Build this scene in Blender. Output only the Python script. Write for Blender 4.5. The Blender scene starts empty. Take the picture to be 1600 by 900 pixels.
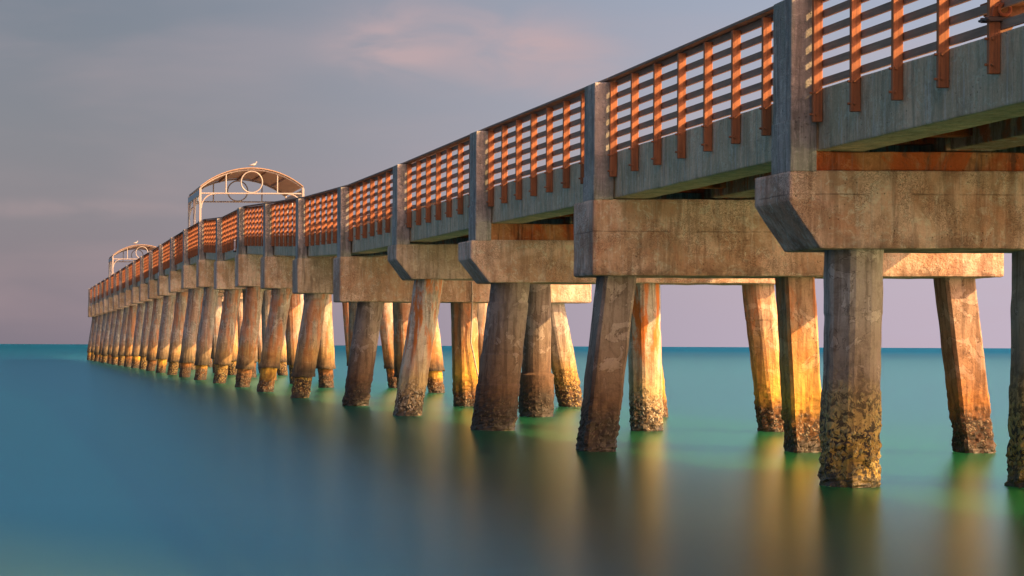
import bpy, bmesh, math, random
from mathutils import Vector, noise
S = bpy.context.scene
COL = S.collection
R = math.radians

# ------------------------------------------------------------------ camera
CAMH = 1.66
cd = bpy.data.cameras.new('camera'); cam = bpy.data.objects.new('camera', cd); COL.objects.link(cam)
cam.location = (0, 0, CAMH)
cam.rotation_euler = (R(90), R(-0.25), 0)
cd.sensor_width = 36; cd.lens = 72.0
cd.shift_x = 0.5; cd.shift_y = 0.0545
cd.clip_start = 0.1; cd.clip_end = 60000
S.camera = cam
S.view_settings.view_transform = 'Standard'; S.view_settings.look = 'None'
S.view_settings.gamma = 1; S.view_settings.use_curve_mapping = False
S.view_settings.exposure = 1.15

# sun: from the right and from behind the camera
SD = Vector((1.0, -0.62, 0.73)).normalized()
SUN_EL = math.asin(SD.z); SUN_AZ = math.atan2(SD.x, SD.y)

# ------------------------------------------------------------------ node helper
class NT:
    def __init__(s, tree): s.t = tree; s.n = tree.nodes; s.l = tree.links
    def node(s, typ, **kw):
        n = s.n.new(typ)
        for k, v in kw.items(): setattr(n, k, v)
        return n
    def set(s, sock, v):
        if isinstance(v, bpy.types.NodeSocket): s.l.new(v, sock)
        elif v is not None:
            if hasattr(sock.default_value, '__len__') and not hasattr(v, '__len__'): v = (v,) * len(sock.default_value)
            if hasattr(v, '__len__') and len(sock.default_value) == 4 and len(v) == 3: v = tuple(v) + (1,)
            sock.default_value = v
    def math(s, op, a, b=None, c=None, clamp=False):
        n = s.node('ShaderNodeMath', operation=op, use_clamp=clamp)
        s.set(n.inputs[0], a)
        if b is not None: s.set(n.inputs[1], b)
        if c is not None: s.set(n.inputs[2], c)
        return n.outputs[0]
    def vmath(s, op, a, b=None):
        n = s.node('ShaderNodeVectorMath', operation=op)
        s.set(n.inputs[0], a)
        if b is not None: s.set(n.inputs[1], b)
        return n.outputs['Value'] if op in ('DOT_PRODUCT', 'LENGTH') else n.outputs[0]
    def mix(s, f, a, b, mode='MIX'):
        n = s.node('ShaderNodeMix', data_type='RGBA', blend_type=mode)
        n.clamp_factor = True
        s.set(n.inputs[0], f); s.set(n.inputs[6], a); s.set(n.inputs[7], b)
        return n.outputs[2]
    def noise(s, vec, scale=1.0, detail=4, rough=0.55, dist=0.0):
        n = s.node('ShaderNodeTexNoise'); s.set(n.inputs['Vector'], vec)
        n.inputs['Scale'].default_value = scale; n.inputs['Detail'].default_value = detail
        n.inputs['Roughness'].default_value = rough; n.inputs['Distortion'].default_value = dist
        return n.outputs[0]
    def voro(s, vec, scale, feature='F1'):
        n = s.node('ShaderNodeTexVoronoi', feature=feature); s.set(n.inputs['Vector'], vec)
        n.inputs['Scale'].default_value = scale
        return n.outputs['Distance']
    def scale(s, vec, sc): return s.vmath('MULTIPLY', vec, sc)
    def step(s, v, a, b):   # smooth 0..1
        n = s.node('ShaderNodeMapRange', interpolation_type='SMOOTHSTEP')
        s.set(n.inputs[0], v); n.inputs[1].default_value = a; n.inputs[2].default_value = b
        return n.outputs[0]
    def ramp(s, v, stops):
        n = s.node('ShaderNodeValToRGB'); s.set(n.inputs[0], v)
        e = n.color_ramp.elements
        while len(e) < len(stops): e.new(0.5)
        for i, (p, c) in enumerate(stops):
            e[i].position = p; e[i].color = tuple(c) + (1,)
        return n.outputs[0]
    def sep(s, v):
        n = s.node('ShaderNodeSeparateXYZ'); s.set(n.inputs[0], v); return n.outputs
    def comb(s, x, y, z):
        n = s.node('ShaderNodeCombineXYZ'); s.set(n.inputs[0], x); s.set(n.inputs[1], y); s.set(n.inputs[2], z); return n.outputs[0]

# ------------------------------------------------------------------ world
W = bpy.data.worlds.new('World'); S.world = W; W.use_nodes = True
t = NT(W.node_tree); t.n.clear()
out = t.node('ShaderNodeOutputWorld')
sky = t.node('ShaderNodeTexSky', sky_type='NISHITA'); sky.sun_disc = False
sky.sun_elevation = SUN_EL; sky.sun_rotation = SUN_AZ
sky.air_density = 1.5; sky.dust_density = 3.0
bg1 = t.node('ShaderNodeBackground'); t.l.new(sky.outputs[0], bg1.inputs[0]); bg1.inputs[1].default_value = 0.010
tc = t.node('ShaderNodeTexCoord'); D = tc.outputs['Generated']
sx, sy, sz = t.sep(D)[:3]
base = t.ramp(sz, [(0.0, (.205, .172, .205)), (0.045, (.195, .168, .200)), (0.10, (.162, .158, .192)), (0.17, (.128, .144, .186)), (0.27, (.085, .215, .34)), (1.0, (.06, .24, .42))])
# brighter towards the right of the view, dimmer to the left
br = t.math('MULTIPLY_ADD', t.step(sx, 0.0, 0.5), .70, 0.49)
base = t.vmath('MULTIPLY', base, t.comb(br, br, t.math('MULTIPLY', br, 1.03)))
# soft pink clouds
def blob(az, el, ra, re):
    ax = t.math('DIVIDE', t.math('SUBTRACT', t.math('DIVIDE', sx, t.math('MAXIMUM', sy, 0.05)), az), ra)
    ay = t.math('DIVIDE', t.math('SUBTRACT', t.math('DIVIDE', sz, t.math('MAXIMUM', sy, 0.05)), el), re)
    d = t.math('SQRT', t.math('ADD', t.math('MULTIPLY', ax, ax), t.math('MULTIPLY', ay, ay)))
    return t.math('MULTIPLY', t.math('SUBTRACT', 1.0, t.step(d, 0.1, 1.0)), t.step(sy, 0.0, 0.2))
cl = t.noise(t.scale(D, (9, 9, 26)), 2.2, 5, .5, .6)
m = t.math('ADD', t.math('MULTIPLY', blob(.222, .150, .085, .036), 0.75), t.math('MULTIPLY', blob(.272, .138, .055, .024), 0.8))
m = t.math('ADD', m, t.math('MULTIPLY', blob(.185, .146, .04, .026), 0.5))
m = t.math('ADD', m, t.math('MULTIPLY', blob(.03, .066, .10, .0075), 0.35))
wide = t.noise(t.scale(D, (3, 3, 14)), 1.7, 4, .5, .3)
m = t.math('MULTIPLY', m, t.step(cl, .22, .75))
m = t.math('ADD', m, t.math('MULTIPLY', t.step(wide, .42, .8), .34), clamp=True)
base = t.mix(t.math('MULTIPLY', m, .75), base, (.225, .148, .153))
# warm glow of the low sun's side of the sky
dt = t.math('MAXIMUM', t.vmath('DOT_PRODUCT', D, tuple(Vector((.75, -1, .30)).normalized())), 0.0)
lob = t.math('MULTIPLY', t.math('POWER', dt, 3.6), t.step(sz, -0.02, 0.05))
glow = t.vmath('MULTIPLY', t.comb(lob, lob, lob), (4.3, 2.0, 1.08))
tot = t.vmath('ADD', base, glow)
bg2 = t.node('ShaderNodeBackground'); t.l.new(tot, bg2.inputs[0]); bg2.inputs[1].default_value = 1.0
add = t.node('ShaderNodeAddShader'); t.l.new(bg1.outputs[0], add.inputs[0]); t.l.new(bg2.outputs[0], add.inputs[1])
t.l.new(add.outputs[0], out.inputs[0])

# ------------------------------------------------------------------ sun
sl = bpy.data.lights.new('sun', 'SUN'); sun = bpy.data.objects.new('sun', sl); COL.objects.link(sun)
sl.energy = 5.0; sl.angle = R(0.5); sl.color = (1.0, .60, .25)
sun.rotation_euler = SD.to_track_quat('Z', 'Y').to_euler()
sun.location = SD * 80

# ------------------------------------------------------------------ materials
def newmat(name):
    m = bpy.data.materials.new(name); m.use_nodes = True
    t = NT(m.node_tree); t.n.clear()
    o = t.node('ShaderNodeOutputMaterial'); b = t.node('ShaderNodeBsdfPrincipled'); t.l.new(b.outputs[0], o.inputs[0])
    t.bsdf = b; t.out = o
    t.P = t.node('ShaderNodeNewGeometry').outputs['Position']
    return m, t
def bump(t, h, dist, strength=1.0, normal=None):
    n = t.node('ShaderNodeBump'); n.inputs['Distance'].default_value = dist; n.inputs['Strength'].default_value = strength
    t.set(n.inputs['Height'], h)
    if normal is not None: t.l.new(normal, n.inputs['Normal'])
    return n.outputs[0]

def concrete(name, c1, c2, streak=(.10, .085, .07), sa=.6, green=0.0, rust=0.0, worm=0.0, white=.25, lines=(), lips=()):
    m, t = newmat(name); P = t.P
    big = t.noise(P, .9, 5, .6, .6)
    c = t.mix(t.step(big, .42, .56), c1, c2)
    med = t.noise(P, 3.6, 8, .72, .5)
    c = t.mix(t.math('MULTIPLY', t.step(med, .50, .66), .42), c, tuple(x * .38 for x in c1))
    med2 = t.noise(t.vmath('ADD', P, (9, 4, 2)), 7.0, 7, .72, .8)
    c = t.mix(t.math('MULTIPLY', t.step(med2, .52, .62), .45), c, tuple(min(.75, x * 1.45 + .03) for x in c1))
    st = t.noise(t.scale(P, (4.5, 4.5, .5)), 1.6, 7, .68, .3)
    c = t.mix(t.math('MULTIPLY', t.step(st, .48, .62), sa), c, streak)
    st2 = t.noise(t.vmath('ADD', t.scale(P, (13, 13, .8)), (7, 3, 1)), 1.3, 5, .65, .25)
    c = t.mix(t.math('MULTIPLY', t.step(st2, .53, .64), white), c, (.64, .62, .57))
    st3 = t.noise(t.vmath('ADD', t.scale(P, (10, 10, .9)), (1, 13, 4)), 1.1, 5, .65, .3)
    c = t.mix(t.math('MULTIPLY', t.step(st3, .55, .66), sa * .45), c, tuple(x * .6 for x in streak))
    if green:
        g = t.noise(t.vmath('ADD', t.scale(P, (3.2, 3.2, .35)), (11, 5, 9)), 1.5, 5, .65, .3)
        c = t.mix(t.math('MULTIPLY', t.step(g, .46, .60), green), c, (.13, .20, .125))
    if rust:
        r = t.noise(t.vmath('ADD', t.scale(P, (1.6, 1.6, 1.1)), (2, 17, 3)), 1.3, 7, .7, .6)
        c = t.mix(t.math('MULTIPLY', t.step(r, .50, .60), rust), c, (.52, .10, .015))
    if worm:
        wv = t.noise(t.vmath('ADD', P, (5, 5, 5)), 13, 4, .65, 2.4)
        wm = t.noise(P, 1.1, 3, .6)
        k = t.math('MULTIPLY', t.math('SUBTRACT', 1.0, t.step(t.math('ABSOLUTE', t.math('SUBTRACT', wv, .5)), .0, .05)), t.step(wm, .44, .56))
        c = t.mix(t.math('MULTIPLY', k, worm), c, (.10, .05, .03))
    fine = t.noise(P, 38, 5, .75)
    c = t.mix(t.math('MULTIPLY', t.step(fine, .42, .58), .22), c, t.vmath('MULTIPLY', c, (.6, .6, .6)))
    pit = t.voro(P, 15)
    pitm = t.math('MULTIPLY', t.math('SUBTRACT', 1.0, t.step(pit, .05, .2)), t.step(t.noise(P, 3.1, 3), .48, .56))
    c = t.mix(t.math('MULTIPLY', pitm, .6), c, (.05, .035, .025))
    if lines:
        z = t.math('ADD', t.sep(P)[2], t.math('MULTIPLY', t.math('SUBTRACT', t.noise(P, 5, 4, .6), .5), .035))
        for lz in lines:
            k = t.math('SUBTRACT', 1.0, t.step(t.math('ABSOLUTE', t.math('SUBTRACT', z, lz)), .003, .014))
            c = t.mix(t.math('MULTIPLY', t.math('MULTIPLY', k, t.step(big, .42, .52)), .55), c, (.09, .05, .03))
        for (lz, hh) in lips:
            k = t.math('MULTIPLY', t.math('SUBTRACT', 1.0, t.step(z, lz, lz + hh)), t.step(z, lz - .4, lz - .1))
            k = t.math('MULTIPLY', k, t.step(med, .40, .58))
            c = t.mix(t.math('MULTIPLY', k, .6), c, (.10, .055, .035))
    t.set(t.bsdf.inputs['Base Color'], c)
    t.set(t.bsdf.inputs['Roughness'], .85)
    h = t.math('ADD', t.noise(P, 8, 10, .75), t.math('MULTIPLY', pitm, -.5))
    t.set(t.bsdf.inputs['Normal'], bump(t, h, .06, .8))
    return m

def pile_mat(name, low, mid, up, top, barn=(.50, .42, .28), rust=0.0, spots=.55, hb=.75, off=(0, 0, 0)):
    m, t = newmat(name); P = t.vmath('ADD', t.P, off)
    z = t.sep(t.P)[2]
    n1 = t.noise(P, 2.2, 5, .6, .5)
    zz = t.math('ADD', z, t.math('MULTIPLY', t.math('SUBTRACT', n1, .5), .9))
    c = t.ramp(t.math('DIVIDE', zz, 4.0), [(0.0, tuple(x * .5 for x in low)), (.10, low), (.20, mid), (.34, up), (.55, top)])
    st = t.noise(t.scale(P, (7, 7, .5)), 1.4, 6, .65, .3)
    c = t.mix(t.math('MULTIPLY', t.step(st, .47, .60), .65), c, t.vmath('MULTIPLY', c, (.38, .33, .30)))
    pl = t.noise(P, 2.4, 6, .62, .8)
    upz = t.step(zz, .9, 1.5)
    c = t.mix(t.math('MULTIPLY', t.math('MULTIPLY', t.step(pl, .555, .57), upz), .65), c, t.vmath('MULTIPLY', t.vmath('ADD', c, (.10, .10, .10)), (1.15, 1.15, 1.15)))
    rim = t.math('MULTIPLY', t.math('SUBTRACT', 1.0, t.step(t.math('ABSOLUTE', t.math('SUBTRACT', pl, .552)), .0, .008)), upz)
    c = t.mix(t.math('MULTIPLY', rim, .7), c, (.045, .03, .022))
    md = t.noise(t.vmath('ADD', P, (4, 4, 4)), 4.5, 8, .74, .6)
    c = t.mix(t.math('MULTIPLY', t.step(md, .47, .62), .42), c, t.vmath('MULTIPLY', c, (.40, .36, .33)))
    ck = t.noise(t.scale(P, (1, 1, .35)), 2.6, 5, .6, 1.2)
    crack = t.math('SUBTRACT', 1.0, t.step(t.math('ABSOLUTE', t.math('SUBTRACT', ck, .5)), .0, .007))
    c = t.mix(t.math('MULTIPLY', t.math('MULTIPLY', crack, t.step(n1, .5, .62)), .4), c, (.05, .03, .02))
    if rust:
        r = t.noise(t.vmath('ADD', t.scale(P, (2.3, 2.3, .5)), (2, 7, 3)), 1.2, 5, .65, .8)
        k = t.math('MULTIPLY', t.step(r, .46, .58), t.step(z, .8, 1.9))
        c = t.mix(t.math('MULTIPLY', k, rust), c, (.62, .17, .02))
    # barnacle and oyster crust
    bz = t.math('SUBTRACT', 1.0, t.step(zz, hb * .45, hb * 1.15))
    v = t.voro(t.vmath('ADD', P, t.vmath('MULTIPLY', t.comb(pl, n1, st), (.25, .25, .25))), 14)
    bn = t.noise(P, 9, 5, .7, 1.2)
    c = t.mix(t.math('MULTIPLY', bz, t.step(bn, .49, .52)), c, (.03, .022, .015))
    c = t.mix(t.math('MULTIPLY', t.math('MULTIPLY', bz, t.math('SUBTRACT', 1.0, t.step(v, .30, .42))), spots), c, barn)
    wet = t.math('SUBTRACT', 1.0, t.step(zz, .0, .22))
    c = t.mix(t.math('MULTIPLY', wet, .8), c, (.03, .025, .014))
    fine = t.noise(P, 55, 4, .7)
    c = t.mix(t.math('MULTIPLY', t.step(fine, .35, .65), .3), c, t.vmath('MULTIPLY', c, (.6, .6, .6)))
    t.set(t.bsdf.inputs['Base Color'], c)
    t.set(t.bsdf.inputs['Roughness'], t.math('MULTIPLY_ADD', wet, -.4, .85))
    h = t.math('ADD', t.math('MULTIPLY', t.noise(P, 13, 7, .7), .5), t.math('MULTIPLY', t.math('MULTIPLY', bz, t.math('SUBTRACT', 1.0, t.step(v, .0, .45))), 1.0))
    h = t.math('ADD', h, t.math('MULTIPLY', crack, -.12))
    t.set(t.bsdf.inputs['Normal'], bump(t, h, .035, .9))
    return m

def wood(name, c1, c2, sc=(22, 1.2, 22), rough=.8):
    m, t = newmat(name); P = t.P
    g = t.noise(t.scale(P, sc), 1.5, 6, .65, .4)
    c = t.mix(t.step(g, .35, .68), c1, c2)
    b = t.noise(P, 1.3, 3, .6)
    c = t.mix(t.math('MULTIPLY', t.step(b, .45, .7), .45), c, tuple(x * .5 for x in c1))
    t.set(t.bsdf.inputs['Base Color'], c); t.set(t.bsdf.inputs['Roughness'], rough)
    t.set(t.bsdf.inputs['Normal'], bump(t, g, .006, .8))
    return m

def metal(name, c1, c2, rough=.5, rust=.3):
    m, t = newmat(name); P = t.P
    g = t.noise(P, 7, 6, .7, .5)
    c = t.mix(t.math('MULTIPLY', t.step(g, .52, .68), rust), c1, c2)
    t.set(t.bsdf.inputs['Base Color'], c); t.set(t.bsdf.inputs['Roughness'], rough)
    t.set(t.bsdf.inputs['Normal'], bump(t, g, .004, .6))
    return m

M = {}
M['cap'] = concrete('concrete_cap', (.76, .54, .42), (.56, .36, .24), streak=(.24, .13, .075), sa=.42, rust=.12, worm=.75)
M['cap_lined'] = concrete('concrete_cap_form_lines', (.76, .54, .42), (.54, .34, .23), streak=(.20, .11, .065), sa=.5, rust=.16, worm=.8, lines=(CAMH + 1.80,), lips=((CAMH + 1.11, .28),))
M['cap_plain'] = concrete('concrete_cap_weathered', (.58, .43, .33), (.45, .32, .23), streak=(.15, .10, .07), sa=.55, worm=.3)
M['post'] = concrete('concrete_post', (.42, .39, .36), (.31, .29, .27), streak=(.10, .09, .085), sa=.7, green=.25)
M['fascia'] = concrete('concrete_edge', (.74, .56, .37), (.58, .46, .30), streak=(.26, .21, .15), sa=.45, green=.3, white=.45)
M['girder'] = concrete('concrete_girder', (.36, .32, .25), (.26, .20, .14), streak=(.10, .06, .04), sa=.6, rust=.6)
M['rusty'] = concrete('concrete_rust', (.46, .20, .08), (.44, .09, .02), streak=(.07, .02, .012), sa=.8, rust=.9, white=.08)
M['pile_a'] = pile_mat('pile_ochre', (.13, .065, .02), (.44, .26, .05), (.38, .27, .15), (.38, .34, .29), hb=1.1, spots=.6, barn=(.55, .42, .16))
M['pile_b'] = pile_mat('pile_brown', (.045, .028, .016), (.11, .06, .03), (.18, .12, .08), (.27, .22, .185), hb=.6, spots=.12, off=(3, 1, 7))
M['pile_c'] = pile_mat('pile_pale', (.34, .25, .14), (.52, .38, .18), (.58, .50, .38), (.60, .55, .46), rust=.95, hb=.8, spots=.8, barn=(.62, .56, .42), off=(8, 4, 2))  # top tone lightened so the sunlit piles look brighter
M['pile_d'] = pile_mat('pile_rust', (.18, .08, .02), (.68, .38, .05), (.66, .38, .11), (.48, .32, .21), rust=.5, hb=.55, spots=.45, off=(1, 9, 4))  # rust and ochre, middle tones raised to put more sunlight into the colour
M['pile_f'] = pile_mat('pile_yellow_crust', (.40, .27, .06), (.46, .33, .11), (.27, .21, .16), (.42, .37, .32), hb=1.45, spots=.5, barn=(.62, .52, .24), off=(2, 2, 6))
M['pile_e'] = pile_mat('pile_dark_ochre', (.11, .05, .018), (.38, .16, .035), (.31, .17, .09), (.33, .22, .15), hb=.65, spots=.25, off=(5, 7, 3))
M['jacket_rust'] = pile_mat('pile_jacket_rust', (.04, .03, .018), (.07, .05, .028), (.42, .26, .10), (.42, .36, .29), rust=.5, hb=.2, spots=.1, off=(3, 8, 5))
M['jacket'] = pile_mat('pile_jacket', (.03, .025, .015), (.055, .045, .028), (.30, .215, .12), (.34, .325, .30), rust=.22, hb=.2, spots=.1, off=(6, 2, 5))
M['slat'] = wood('weathered_wood', (.36, .23, .165), (.24, .155, .115))
M['rail'] = wood('rail_wood', (.27, .19, .145), (.19, .125, .09))
M['stanchion'] = wood('stained_wood', (.38, .14, .055), (.22, .085, .038), sc=(22, 22, 1.2))
M['bench_wood'] = wood('dark_bench_wood', (.20, .10, .05), (.12, .055, .03))
M['iron'] = metal('dark_iron', (.07, .05, .045), (.30, .10, .04), .6, .7)
M['clamp'] = metal('rusty_iron', (.28, .08, .03), (.45, .14, .04), .7, .6)
M['white'] = metal('white_metal', (.30, .275, .265), (.5, .36, .26), .45, .25)
M['canopy'] = metal('canopy_tin', (.28, .19, .13), (.22, .13, .08), .55, .6)
M['trim'] = metal('canopy_trim', (.40, .44, .46), (.3, .3, .3), .5, .3)
M['pvc'] = metal('white_plastic', (.78, .72, .74), (.6, .5, .5), .4, .2)
M['gull'] = metal('gull_feathers', (.30, .29, .29), (.5, .48, .46), .8, .3)
M['gullwing'] = metal('gull_wing_feathers', (.36, .36, .38), (.25, .25, .27), .8, .3)
M['rope'] = metal('weathered_cable', (.45, .38, .30), (.1, .07, .05), .8, .6)

# ------------------------------------------------------------------ mesh helpers
def link(name, bm, mat, parent=None, smooth=False):
    bmesh.ops.recalc_face_normals(bm, faces=bm.faces)
    me = bpy.data.meshes.new(name); bm.to_mesh(me); bm.free()
    if smooth:
        for p in me.polygons: p.use_smooth = True
    o = bpy.data.objects.new(name, me); COL.objects.link(o)
    me.materials.append(mat)
    if parent is not None: o.parent = parent; o.matrix_parent_inverse = parent_inv(parent)
    return o
def parent_inv(p):
    from mathutils import Matrix
    # meshes keep world coordinates: only the thing's Empty is offset
    loc = p.location if p.parent is None else Vector((0, 0, 0))
    return Matrix.Translation(-loc)
def box(bm, x0, x1, y0, y1, z0, z1, za=None, zb=None):
    """axis box; za/zb = extra z at the y0 / y1 end (a sheared, sloping box)"""
    za = za or 0; zb = zb or 0
    v = [bm.verts.new(p) for p in ((x0, y0, z0 + za), (x1, y0, z0 + za), (x1, y1, z0 + zb), (x0, y1, z0 + zb),
                                   (x0, y0, z1 + za), (x1, y0, z1 + za), (x1, y1, z1 + zb), (x0, y1, z1 + zb))]
    for f in ((0, 3, 2, 1), (4, 5, 6, 7), (0, 1, 5, 4), (1, 2, 6, 5), (2, 3, 7, 6), (3, 0, 4, 7)):
        bm.faces.new([v[i] for i in f])
def bevel(bm, w, seg=2):
    bmesh.ops.bevel(bm, geom=list(bm.edges), offset=w, segments=seg, affect='EDGES', profile=.6)
def rough(bm, amp, cell, cuts=0, seed=0.0):
    if cuts:
        for _ in range(cuts):
            es = [e for e in bm.edges if e.calc_length() > cell]
            if not es: break
            bmesh.ops.subdivide_edges(bm, edges=es, cuts=1, use_grid_fill=True)
        bmesh.ops.triangulate(bm, faces=[f for f in bm.faces if len(f.verts) > 4])
    o = Vector((seed, seed * 1.7, -seed))
    for v in bm.verts:
        p = v.co * 2.3 + o
        d = noise.noise_vector(p) * amp + noise.noise_vector(p * 4.1) * amp * .45
        v.co += d
def prism(bm, pts, y0, y1):
    a = [bm.verts.new((x, y0, z)) for x, z in pts]; b = [bm.verts.new((x, y1, z)) for x, z in pts]
    bm.faces.new(a); bm.faces.new(b[::-1])
    for i in range(len(pts)):
        j = (i + 1) % len(pts); bm.faces.new((a[i], b[i], b[j], a[j]))
def tube(bm, path, r, n=8, cap=True):
    path = [Vector(p) for p in path]; rings = []
    for i, p in enumerate(path):
        d = (path[min(i + 1, len(path) - 1)] - path[max(i - 1, 0)]).normalized()
        u = d.cross(Vector((0, 1, .013)));
        if u.length < .2: u = d.cross(Vector((1, 0, 0)))
        u.normalize(); w = d.cross(u).normalized()
        rr = r[i] if isinstance(r, (list, tuple)) else r
        rings.append([bm.verts.new(p + (u * math.cos(2 * math.pi * k / n) + w * math.sin(2 * math.pi * k / n)) * rr) for k in range(n)])
    for a, b in zip(rings, rings[1:]):
        for k in range(n): bm.faces.new((a[k], a[(k + 1) % n], b[(k + 1) % n], b[k]))
    if cap: bm.faces.new(rings[0][::-1]); bm.faces.new(rings[-1])
def ring(bm, c, rad, r, n=48, m=8, y=True):
    c = Vector(c); rs = []
    for i in range(n):
        a = 2 * math.pi * i / n; d = Vector((math.cos(a), 0, math.sin(a)))
        rs.append([bm.verts.new(c + d * (rad + r * math.cos(2 * math.pi * k / m)) + Vector((0, r * math.sin(2 * math.pi * k / m), 0))) for k in range(m)])
    for i in range(n):
        a, b = rs[i], rs[(i + 1) % n]
        for k in range(m): bm.faces.new((a[k], a[(k + 1) % m], b[(k + 1) % m], b[k]))

# ------------------------------------------------------------------ sea
def make_sea():
    m, t = newmat('sea_water'); t.n.remove(t.bsdf)
    P = t.P; x, y, z = t.sep(P)[:3]
    dn = t.noise(t.scale(P, (.05, .09, 0)), 1.0, 4, .55, .4)
    # deep turquoise far out, greener nearby and round the piles, sandy green inshore on the left
    teal = (.008, .060, .070); green = (.008, .075, .024); sand = (.045, .085, .010); far = (.001, .020, .034)
    near = t.math('SUBTRACT', 1.0, t.step(t.math('ADD', y, t.math('MULTIPLY', dn, 30)), 35, 75))
    pil = t.math('MULTIPLY', t.step(x, 7.5, 9.6), t.math('SUBTRACT', 1.0, t.step(x, 15, 18)))   # water's own green, painted stronger where the pier blocks the sky's reflection
    c = t.mix(near, teal, green)
    c = t.mix(t.math('MULTIPLY', t.math('MULTIPLY', pil, .6), t.math('SUBTRACT', 1.0, t.step(y, 80, 190))), c, (.006, .085, .022))
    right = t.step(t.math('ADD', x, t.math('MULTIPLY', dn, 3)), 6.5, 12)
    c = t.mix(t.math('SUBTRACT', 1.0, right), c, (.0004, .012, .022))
    sh = t.math('ADD', t.math('ADD', y, t.math('MULTIPLY', x, 1.5)), t.math('MULTIPLY', dn, 6))
    c = t.mix(t.math('MULTIPLY', t.math('SUBTRACT', 1.0, t.step(sh, 15, 24)), .55), c, sand)
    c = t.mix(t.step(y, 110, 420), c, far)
    st = t.noise(t.scale(P, (.05, .6, 0)), 1.2, 5, .6, .2)
    c = t.mix(t.math('MULTIPLY', t.step(st, .45, .7), .35), c, t.vmath('MULTIPLY', c, (1.25, 1.25, 1.25)))
    dif = t.node('ShaderNodeBsdfPrincipled'); t.set(dif.inputs['Base Color'], c)
    dif.inputs['Specular IOR Level'].default_value = 0; dif.inputs['Roughness'].default_value = 1
    dif.inputs['Subsurface Weight'].default_value = 1; dif.inputs['Subsurface Scale'].default_value = 7.0   # light spreads through the murky water
    dif.inputs['Subsurface Radius'].default_value = (1.0, 1.4, 1.4)
    gl = t.node('ShaderNodeBsdfGlossy', distribution='BECKMANN')   # no long tails: a moving sea has no very steep facets
    t.set(gl.inputs['Color'], t.mix(t.step(y, 60, 900), t.mix(t.step(t.math('DIVIDE', x, t.math('MAXIMUM', y, 1.0)), .10, .26), (.36, .80, 1.0), (.62, .84, .80)), (.18, .66, .84)))
    gl.inputs['Roughness'].default_value = .28
    rip = t.noise(t.scale(P, (.35, 1.1, 0)), 1.0, 5, .6, .3)
    nb = bump(t, rip, .05, .10)
    t.l.new(nb, gl.inputs['Normal'])
    fr = t.node('ShaderNodeFresnel'); fr.inputs['IOR'].default_value = 1.33
    fac = t.math('MINIMUM', t.math('MULTIPLY', fr.outputs[0], 1.0), t.math('MULTIPLY_ADD', t.step(y, 40, 400), -.16, .62))
    mx = t.node('ShaderNodeMixShader'); t.set(mx.inputs[0], fac)
    t.l.new(dif.outputs[0], mx.inputs[1]); t.l.new(gl.outputs[0], mx.inputs[2]); t.l.new(mx.outputs[0], t.out.inputs[0])
    bm = bmesh.new()
    r = [0, 60, 250, 1000, 5000, 30000]; n = 48; c0 = bm.verts.new((6, 40, 0)); prev = None
    for rr in r[1:]:
        cur = [bm.verts.new((6 + rr * math.cos(2 * math.pi * k / n), 40 + rr * math.sin(2 * math.pi * k / n), 0)) for k in range(n)]
        for k in range(n):
            if prev is None: bm.faces.new((c0, cur[k], cur[(k + 1) % n]))
            else: bm.faces.new((prev[k], cur[k], cur[(k + 1) % n], prev[(k + 1) % n]))
        prev = cur
    o = link('sea', bm, m); o['kind'] = 'structure'
make_sea()

# ------------------------------------------------------------------ the pier
SP = 7.96; Y1 = 24.05; XL = 9.28; XR = 15.72; XC = (XL + XR) / 2
NB = 25
def by(i): return Y1 + (i - 1) * SP
# heights above the camera: post top, underside of deck, cap top, cap bottom
TOP = {-1: 4.12, 0: 4.12, 1: 4.12, 2: 4.13, 3: 4.20, 4: 4.24, 5: 4.32, 6: 4.57, 7: 4.95, 8: 5.35, 9: 5.41, 10: 5.80, 11: 5.84}
CAPT = {-1: 2.08, 0: 2.31, 1: 2.08, 2: 2.31, 3: 2.07, 4: 2.38, 5: 2.43, 6: 2.72, 7: 3.12, 8: 3.54, 9: 3.60, 10: 3.99, 11: 4.03}
CAPB = {-1: 1.16, 0: 1.11, 1: 1.165, 2: 1.11, 3: 1.24, 4: 1.56, 5: 1.19, 6: 1.62, 7: 1.99, 8: 2.28, 9: 2.38, 10: 2.70, 11: 2.84}
def H(d, i, dflt): return CAMH + d.get(i, dflt)
def zt(i): return H(TOP, i, 5.84)
def zct(i): return H(CAPT, i, 4.02)
def zcb(i): return H(CAPB, i, 2.86)
def zf(i):                       # underside of the deck edge beams
    return max(zct(i), zt(i) - 1.81) + .004
FH = .72                         # edge beam height
CHAM = {-1, 1, 3, 4}
pier = bpy.data.objects.new('pier', None); COL.objects.link(pier)
pier.location = (XC, by(1), 0)
pier['label'] = 'long concrete fishing pier on leaning barnacled piles with brown slatted railings, running out to sea'
pier['category'] = 'pier'
rnd = random.Random(4)

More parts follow.
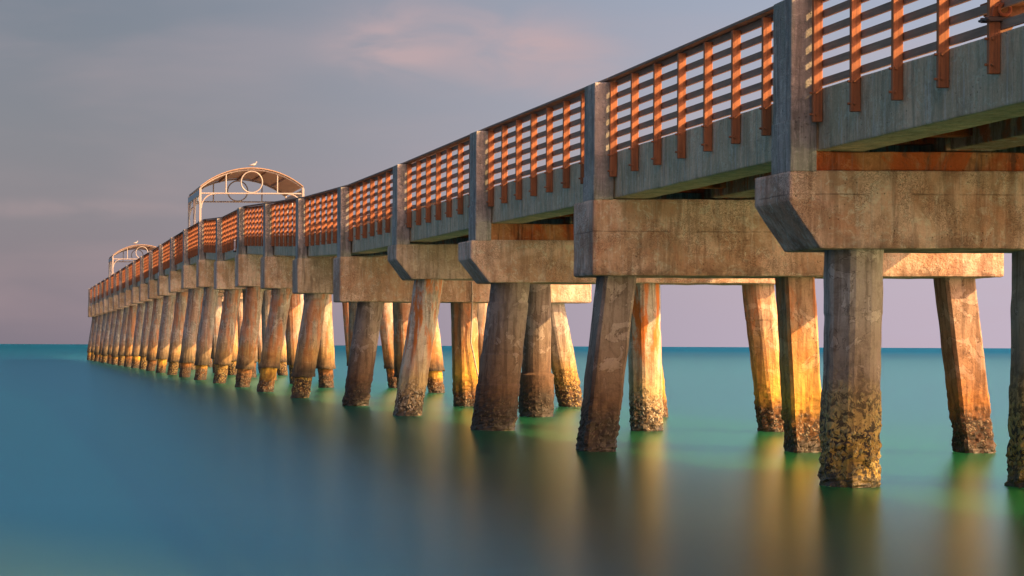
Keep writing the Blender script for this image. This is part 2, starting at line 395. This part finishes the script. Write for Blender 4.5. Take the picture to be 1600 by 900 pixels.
def pile(i, xt, xb, w, sides, mat, top, ydepth=.55, seg=None, amp=None, jacket=None):
    """battered pile from the cap down below the water; w = width"""
    y0 = by(i) + ydepth
    near = i <= 8
    bot = -.5
    H_ = top - 0.0
    n = {4: 32, 8: 32, 0: 32}[sides] if near else 16
    nz = 110 if i <= 3 else (70 if near else 26)
    bm = bmesh.new(); rings = []
    sd = rnd.random() * 50
    A = (amp if amp is not None else .035)
    for k in range(nz + 1):
        f = (k / nz); f = f ** 1.35 if near else f
        z = bot + (top - bot) * f
        cx = xb + (xt - xb) * (z / H_)
        r = []
        for j in range(n):
            a = 2 * math.pi * (j + .5) / n
            c, s = math.cos(a), math.sin(a)
            if sides == 4:
                rad = w / 2 / max(abs(c), abs(s)); rad = min(rad, w / 2 * 1.37)
            elif sides == 8:
                aa = (a + math.pi / 8) % (math.pi / 4) - math.pi / 8
                rad = w / 2 / math.cos(aa)
            else: rad = w / 2
            if seg:
                for (zs, dr) in seg:
                    if z < zs: rad += dr
            p = Vector((cx + c * rad, y0 + s * rad, z))
            lowf = max(0.0, min(1.0, (1.15 - z) / .75))
            q = p * 6 + Vector((sd, 0, sd))
            d = noise.noise(q) * .9 + noise.noise(q * 2.7) * .8 + noise.noise(q * 6.0) * .5
            disp = d * A * lowf + noise.noise(p * 2.2 + Vector((sd, sd, 0))) * .012
            if near: disp += noise.noise(q * .8) * .006
            r.append(bm.verts.new(p + Vector((c, s, 0)) * disp))
        rings.append(r)
    for a, b in zip(rings, rings[1:]):
        for j in range(n): bm.faces.new((a[j], a[(j + 1) % n], b[(j + 1) % n], b[j]))
    bm.faces.new(rings[0][::-1]); bm.faces.new(rings[-1])
    o = link('pile', bm, M[mat], pier)
    if jacket:                                   # concrete sleeve, wider than the pile
        jb, jt, jw, jm = jacket
        bm = bmesh.new(); rings = []; nn = 32 if near else 16; nz = 40 if near else 14
        seams = [jt - .22, jb + (jt - jb) * .52, jb + .12]
        for k in range(nz + 1):
            z = jb + (jt - jb) * k / nz
            cx = xb + (xt - xb) * (z / H_)
            r = []
            for j in range(nn):
                a = 2 * math.pi * (j + .5) / nn; c, s = math.cos(a), math.sin(a)
                aa = (a + math.pi / 8) % (math.pi / 4) - math.pi / 8
                rad = jw / 2 * (.55 + .45 / math.cos(aa))
                if z > seams[0]: rad += .035
                elif z < seams[1]: rad += .012
                if z < seams[2]: rad += .02
                p = Vector((cx + c * rad, y0 + s * rad, z))
                if k == 0: p.z += noise.noise(Vector((c * 2, s * 2, sd))) * .05
                d = noise.noise(p * 3 + Vector((sd, 1, 0))) * .014
                r.append(bm.verts.new(p + Vector((c, s, 0)) * d))
            rings.append(r)
        for a, b in zip(rings, rings[1:]):
            for j in range(nn): bm.faces.new((a[j], a[(j + 1) % nn], b[(j + 1) % nn], b[j]))
        bm.faces.new(rings[0][::-1]); bm.faces.new(rings[-1])
        link('jacket', bm, M[jm], o)
    return o

def cap_beam(i):
    bm = bmesh.new(); zb, z1 = zcb(i), zct(i); y0 = by(i); d = 1.12
    if i in CHAM:
        e = .10 if i in (-1, 3) else .02
        xl, xr = XL - e, XR + e
        v = .36; ch = .37
        pts = [(xl + ch, zb), (xr - ch, zb), (xr, z1 - v), (xr, z1), (xl, z1), (xl, z1 - v)]
    else:
        xl, xr = XL - .02, XR - .02 + (.45 if i == 5 else 0)
        pts = [(xl, zb), (xr, zb), (xr, z1), (xl, z1)]
    prism(bm, pts, y0, y0 + d)
    bevel(bm, .035 if i in CHAM else .05, 2)
    if i <= 6: rough(bm, .010, .22, 5, i)
    o = link('cap_beam', bm, M['cap_lined'] if i in (0, 1, 2) else M['cap'] if i in (3, 5) or i > 6 else M['cap_plain'], pier)
    # bearing beam filling the gap between cap and deck
    g = zf(i) - z1
    if g > .1:
        bm = bmesh.new(); box(bm, XL + .30, XR - .30, y0 + .07, y0 + 1.02, z1 - .02, zf(i) - .004)
        bevel(bm, .02, 2); rough(bm, .012, .2, 5, i + 9)
        r = link('bearing_beam', bm, M['rusty'], o); r['label'] = 'rust-stained bearing beam on the cap'
    return o

def post(i, left=True):
    bm = bmesh.new(); y0 = by(i); w = .29; d = .58
    x0 = XL if left else XR - w
    box(bm, x0, x0 + w, y0 + .006, y0 + d, zct(i) - .02, zt(i)); bevel(bm, .015, 2)
    if i <= 6: rough(bm, .005, .25, 4, i + 3)
    o = link('railing_post', bm, M['post'], pier)
    if i <= 4:
        bm = bmesh.new(); box(bm, x0 - .012, x0 + w + .008, y0 - .008, y0 + d + .012, zct(i) - .012, zf(i) + .36); bevel(bm, .012, 2)
        rough(bm, .006, .25, 4, i + 5)
        link('pedestal', bm, M['post'], o)
    return o

def span(i):
    """deck between bent i and bent i+1"""
    ya, yb = by(i) + .03, by(i + 1) + .01
    za, zb = zf(i), zf(i + 1)
    bm = bmesh.new(); box(bm, XL + .90, XR - .90, ya, yb, FH - .32, FH - .08, za, zb)
    o = link('deck_span', bm, M['girder'], pier)
    for (x0, x1) in ((XL + .32, XL + .92), (XR - .92, XR - .32)):
        bm = bmesh.new()
        box(bm, x0, x1, ya, yb, 0, FH, za, zb); bevel(bm, .02, 2)
        if i <= 4: rough(bm, .006, .45, 5, i + 20)
        link('edge_beam', bm, M['fascia'], o)
    for x in (XL + 1.85, XR - 2.45):
        bm = bmesh.new(); box(bm, x, x + .6, ya + .05, yb - .05, 0.01, FH - .33, za, zb); bevel(bm, .02, 2)
        link('girder', bm, M['girder'], o)
    for y in (ya + .35, yb - .6):
        bm = bmesh.new(); k = (y - ya) / (yb - ya); zz = za + (zb - za) * k
        box(bm, XL + .93, XR - .93, y, y + .22, .12, FH - .34, zz, zz)
        link('diaphragm', bm, M['rusty'], o)
    return o

STUFF = bmesh.new()
def stanchion_bm(bm, y, z, left, dz=0):
    s = 1 if left else -1
    xa = XL + .205 if left else XR - .205
    x0, x1 = (xa, xa + .110) if left else (xa - .110, xa)
    box(bm, x0, x1, y, y + .055, z - .40, z + 1.075)
    return x0, x1
def panel(i, left=True):
    ya, yb = by(i) + .02, by(i + 1) + .0
    za, zb = zf(i) + FH, zf(i + 1) + FH
    # follow the measured post tops
    za = min(za, zt(i) - 1.09) if i > 5 else za; zb = min(zb, zt(i + 1) - 1.09) if i > 4 else zb
    xi = XL + .32 if left else XR - .36
    bm = bmesh.new()
    for k in range(6):
        z0 = .030 + k * .198
        jz = rnd.uniform(-.006, .006); jy = rnd.uniform(-.01, .01)
        box(bm, xi + rnd.uniform(0, .004), xi + .04, ya, yb, z0 + jz, z0 + .088 + jz, za, zb + jy)
    o = link('railing_panel', bm, M['slat'], pier)
    bm = bmesh.new(); x0, x1 = (xi - .125, xi + .055) if left else (xi - .015, xi + .165)
    box(bm, x0, x1, ya, yb, 1.118, 1.158, za, zb); bevel(bm, .006, 1)
    link('top_rail', bm, M['rail'], o)
    for k in range(7):
        y = by(i + 1) - .14 - 1.06 * k + rnd.uniform(-.012, .012)
        z = za + (zb - za) * (y - ya) / (yb - ya)
        if left and i <= 13:
            bm = bmesh.new(); x0, x1 = stanchion_bm(bm, y, z, True); bevel(bm, .006, 1)
            for q in (-.06, -.31):                       # bolt heads
                tube(bm, [(x0 + .03, y - .022, z + q), (x0 + .03, y + .02, z + q)], .016, 6)
                tube(bm, [(x0 - .03, y + .028, z + q), (x0 + .02, y + .028, z + q)], .014, 6)
            link('stanchion', bm, M['stanchion'], o)
        else:
            stanchion_bm(STUFF, y, z, left)

for i in range(-1, NB + 1):
    cap_beam(i); post(i, True); post(i, False)
    if i < NB: span(i); panel(i, True); panel(i, False)
link('stanchion', STUFF, M['stanchion'], pier)['kind'] = 'stuff'

# piles, bent by bent: (x at cap, x at water, width, sides, material, seams, jacket)
def bent_piles(i):
    t_ = zcb(i) + .05
    if i in (-1, 1):
        pile(i, 10.25, 10.21, .63, 8, 'pile_f', t_, seg=[(1.14, .014), (2.05, -.008)])
        pile(i, 12.53, 12.49, .64, 8, 'pile_f', t_, seg=[(1.2, .012)])
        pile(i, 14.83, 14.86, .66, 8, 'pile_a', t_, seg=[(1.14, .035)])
    elif i in (0, 2):
        pile(i, 9.80, 9.48, .51, 4, 'pile_b', t_)
        pile(i, 12.63, 12.79, .48, 4, 'pile_d', t_)
        pile(i, 15.16, 15.50, .48, 4, 'pile_e', t_)
    elif i == 3:
        pile(i, 10.10, 9.76, .76, 0, 'pile_b', t_, seg=[(2.5, .015), (1.5, .015), (.9, .015)])
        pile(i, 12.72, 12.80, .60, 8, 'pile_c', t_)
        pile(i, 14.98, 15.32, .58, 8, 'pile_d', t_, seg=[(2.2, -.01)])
    elif i == 4:
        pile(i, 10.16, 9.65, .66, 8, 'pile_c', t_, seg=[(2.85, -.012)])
        pile(i, 12.70, 12.70, .64, 0, 'pile_b', t_, seg=[(2.4, .012), (1.0, .07)])
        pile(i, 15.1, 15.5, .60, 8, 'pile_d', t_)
    elif i == 5:
        pile(i, 10.22, 9.80, .72, 0, 'pile_b', t_)
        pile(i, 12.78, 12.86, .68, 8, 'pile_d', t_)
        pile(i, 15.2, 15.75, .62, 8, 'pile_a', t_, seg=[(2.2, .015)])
    else:
        zb = .72 + rnd.uniform(-.12, .14)
        lm = ['pile_a', 'pile_d', 'pile_e'][i % 3]
        jm = 'jacket_rust' if i in (6, 7, 8, 9, 12, 14, 17) else 'jacket'
        for (xt, xb) in ((10.0, 9.44), (12.62, 12.72), (15.02, 15.46)):
            a, b = rnd.uniform(-.07, .07), rnd.uniform(-.09, .09)
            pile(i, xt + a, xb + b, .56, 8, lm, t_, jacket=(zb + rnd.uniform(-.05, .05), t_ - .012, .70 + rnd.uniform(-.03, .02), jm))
for i in range(-1, NB + 1): bent_piles(i)

# a clamp on the second railing bay, seen at the upper right
# ------------------------------------------------------------------ loose things
def thing(name, label, cat, loc, group=None):
    o = bpy.data.objects.new(name, None); COL.objects.link(o); o.location = loc
    o['label'] = label; o['category'] = cat
    if group: o['group'] = group
    return o

def shelter(y0, label, depth=6.0):
    k = (y0 - by(1)) / SP + 1; i = int(k); f = k - i
    zd = (zf(i) * (1 - f) + zf(i + 1) * f) + FH - .08
    t_ = thing('shade_shelter', label, 'shelter', (XC, y0, zd), 'arched shelters on the pier deck')
    xl, xr = XC - 2.56, XC + 2.56
    zb_, zs, za = CAMH + 7.54, CAMH + 7.80, CAMH + 8.72
    def arch(y, n=28, dz=0):
        c = xr - XC; h = za - zs; rad = (c * c + h * h) / (2 * h); a0 = math.asin(c / rad)
        return [Vector((XC + rad * math.sin(-a0 + 2 * a0 * q / n), y, za - rad + rad * math.cos(-a0 + 2 * a0 * q / n) + dz)) for q in range(n + 1)]
    for y in (y0, y0 + depth):
        for x in (xl, xr):
            bm = bmesh.new(); box(bm, x - .055, x + .055, y - .055, y + .055, zd, zs); bevel(bm, .01, 1); link('post', bm, M['white'], t_)
        bm = bmesh.new(); tube(bm, arch(y), .042, 8)
        tube(bm, [(xl, y, zb_), (xr, y, zb_)], .038, 8)
        for fx in (.25, .75):
            x = xl + (xr - xl) * fx; z = zs + (za - zs) * .73
            tube(bm, [(x, y, zb_), (x, y, z + .04)], .034, 8)
        ring(bm, (XC, y, (zb_ + za) / 2 - .02), (za - zb_) / 2 - .06, .034)
        link('arch_truss', bm, M['white'], t_)
    for x, s in ((xl, 1), (xr, -1)):                     # long sides: eave beam, middle post, braces
        bm = bmesh.new(); box(bm, x - .05, x + .05, y0 + .07, y0 + depth - .07, zs - .34, zs - .06)
        link('eave_beam', bm, M['trim'], t_)
        bm = bmesh.new(); box(bm, x - .06, x + .06, y0 + depth / 2 - .06, y0 + depth / 2 + .06, zd, zs - .35); link('post', bm, M['white'], t_)
        for ya, dy in ((y0, 1), (y0 + depth, -1), (y0 + depth / 2, 1), (y0 + depth / 2, -1)):
            bm = bmesh.new()
            tube(bm, [(x, ya + dy * (.06 + 1.3 * (1 - math.cos(a))), zs - 1.65 + 1.3 * math.sin(a)) for a in [q * math.pi / 16 for q in range(9)]], .04, 6)
            link('brace', bm, M['trim'], t_)
        for y in (y0, y0 + depth):
            bm = bmesh.new()
            tube(bm, [(x + s * (.05 + .7 * (1 - math.cos(a))), y, zb_ - .72 + .7 * math.sin(a)) for a in [q * math.pi / 16 for q in range(9)]], .035, 6)
            link('brace', bm, M['white'], t_)
    A = arch(y0 - .12, dz=.06); B = arch(y0 + depth + .12, dz=.06)
    bm = bmesh.new(); n = len(A); rows = []
    for P_, dz in ((A, 0), (B, 0)):
        rows.append([bm.verts.new(p) for p in P_]); rows.append([bm.verts.new(p + Vector((0, 0, .05))) for p in P_])
    for q in range(n - 1):
        bm.faces.new((rows[0][q], rows[2][q], rows[2][q + 1], rows[0][q + 1])); bm.faces.new((rows[1][q], rows[1][q + 1], rows[3][q + 1], rows[3][q]))
        bm.faces.new((rows[0][q], rows[0][q + 1], rows[1][q + 1], rows[1][q])); bm.faces.new((rows[2][q], rows[3][q], rows[3][q + 1], rows[2][q + 1]))
    for q in (0, n - 1): bm.faces.new((rows[0][q], rows[1][q], rows[3][q], rows[2][q]))
    rf = link('roof', bm, M['canopy'], t_)
    for q in range(1, 6):                                 # purlins under the roof
        bm = bmesh.new(); P_ = arch(0)[int(q * 28 / 6)]
        box(bm, P_.x - .03, P_.x + .03, y0 + .06, y0 + depth - .06, P_.z - .06, P_.z + .04)
        link('purlin', bm, M['canopy'], rf)
    return za + .115
zr = shelter(102.0, 'nearer arched shelter with white ring trusses and brown roof, standing on the pier deck')
zr2 = shelter(181.0, 'farther, smaller looking arched shelter with white ring truss towards the pier end')

def gull(loc, s, label):
    t_ = thing('gull', label, 'bird', loc, 'gulls on the shelter roofs')
    x, y, z = loc
    bm = bmesh.new()   # body, breast to tail, one continuous lathe with neck and head
    path = [(-.30, .16), (-.22, .17), (-.12, .185), (0, .21), (.10, .245), (.16, .30), (.185, .36), (.215, .405), (.25, .41), (.275, .405)]
    rad = [.012, .035, .068, .088, .080, .058, .045, .050, .040, .018]
    tube(bm, [(x + s * px, y, z + s * pz) for px, pz in path], [s * r for r in rad], 12)
    link('body', bm, M['gull'], t_, True)
    for sy_ in (-1, 1):
        bm = bmesh.new()
        tube(bm, [(x + s * .10, y + sy_ * s * .075, z + s * .245), (x - s * .05, y + sy_ * s * .088, z + s * .215), (x - s * .22, y + sy_ * s * .05, z + s * .18), (x - s * .36, y + sy_ * s * .015, z + s * .165)], [s * .02, s * .045, s * .03, s * .008], 8)
        link('wing', bm, M['gullwing'], t_, True)
        bm = bmesh.new(); tube(bm, [(x, y + sy_ * s * .035, z), (x - s * .01, y + sy_ * s * .035, z + s * .16)], s * .009, 5); link('leg', bm, M['clamp'], t_)
    bm = bmesh.new(); tube(bm, [(x + s * .265, y, z + s * .405), (x + s * .33, y, z + s * .392)], [s * .014, s * .004], 6); link('beak', bm, M['clamp'], t_)
gull((XC - .02 + .1, 102.05, zr - .01), .7, 'small pale gull perched on top of the nearer arched shelter')
gull((XC - .55, 181.05, zr2 - .03), .8, 'tiny gull on the roof of the farther arched shelter')

# short white pipes on the outer face of the deck
def pipe(y, zc, h, label):
    x = XL + .26
    t_ = thing('drain_pipe', label, 'pipe', (x, y, zc - h / 2), 'white pipes fixed to the deck edge')
    bm = bmesh.new(); tube(bm, [(x, y, zc - h / 2), (x, y, zc + h / 2)], .055, 14); link('pipe_body', bm, M['pvc'], t_, False)
    bm = bmesh.new(); tube(bm, [(x, y, zc - h / 2 - .05), (x, y, zc - h / 2 + .012)], .065, 14); link('collar', bm, M['iron'], t_)
pipe(83.4, CAMH + 4.06, .46, 'short white pipe on the deck edge, right before the nearer shelter')
pipe(123.2, CAMH + 4.35, .5, 'distant short white pipe on the deck edge beneath the railing, between the two shelters')

# cable hanging down the rusty middle pile
def cable():
    y = by(5) + .13
    bm = bmesh.new()
    pts = [(12.86, by(5) - .05, CAMH + 1.75), (12.87, by(5) - .06, CAMH + 1.25), (12.90, y, CAMH + .6), (12.88, y, CAMH + .1), (13.0, y - .02, CAMH - .5), (13.12, y - .03, CAMH - 1.0), (13.2, y - .03, .12), (13.22, y - .02, -.2)]
    sm = []
    for a, b in zip(pts, pts[1:]):
        for q in range(6): sm.append(Vector(a).lerp(Vector(b), q / 6))
    sm.append(Vector(pts[-1]))
    tube(bm, sm, .022, 8)
    o = link('cable', bm, M['rope'], None, True)
    o['label'] = 'thin pale cable hanging from a cap beam down a rust-orange pile into the water'; o['category'] = 'cable'
cable()

# rusty clamp on a railing upright, upper right corner
def clamp():
    y = by(1) - .14 - 1.06 * 4; z = zf(0) + FH
    x = XL + .25
    t_ = thing('rod_clamp', 'rusty clamp bolted round a railing upright at the upper right corner', 'clamp', (x, y, z + .13))
    bm = bmesh.new()
    box(bm, x - .09, x + .16, y - .035, y - .004, z + .10, z + .15); box(bm, x - .09, x + .16, y + .060, y + .09, z + .10, z + .15); bevel(bm, .006, 1)
    link('jaw', bm, M['iron'], t_)
    bm = bmesh.new()
    for xx in (x - .075, x + .145): tube(bm, [(xx, y - .07, z + .125), (xx, y + .13, z + .125)], .014, 8)
    link('bolt', bm, M['iron'], t_)
    bm = bmesh.new(); ring(bm, (x + .08, y - .05, z + .21), .055, .017, 24, 8)
    tube(bm, [(x - .03, y - .03, z + .15), (x - .02, y - .05, z + .24), (x + .05, y - .05, z + .27)], .014, 8)
    link('hook', bm, M['clamp'], t_)
clamp()

# wooden bench fixed inside the railing, its end just seen through the slats
def bench():
    ya, yb = 17.6, 20.3; z = zf(0) + FH
    t_ = thing('wooden_bench', 'dark wooden bench behind the railing at the upper right corner', 'bench', (XL + .8, (ya + yb) / 2, z - .08))
    x0 = XL + .42
    bm = bmesh.new()
    for k in range(4): box(bm, x0 + k * .115, x0 + k * .115 + .10, ya, yb, z + .33, z + .37)
    link('seat', bm, M['bench_wood'], t_)
    bm = bmesh.new()
    for k in range(3): box(bm, x0 - .05, x0 - .015, ya, yb, z + .45 + k * .14, z + .56 + k * .14)
    link('backrest', bm, M['bench_wood'], t_)
    for y in (ya + .1, (ya + yb) / 2, yb - .15):
        bm = bmesh.new()
        prism(bm, [(x0, z + .33), (x0 + .40, z + .33), (x0 + .40, z + .22), (x0 + .30, z + .20), (x0 + .24, z + .10), (x0 + .22, z - .08), (x0 + .12, z - .08), (x0 + .12, z + .12), (x0 + .04, z + .22), (x0, z + .24)], y, y + .08)
        link('leg', bm, M['bench_wood'], t_)
bench()
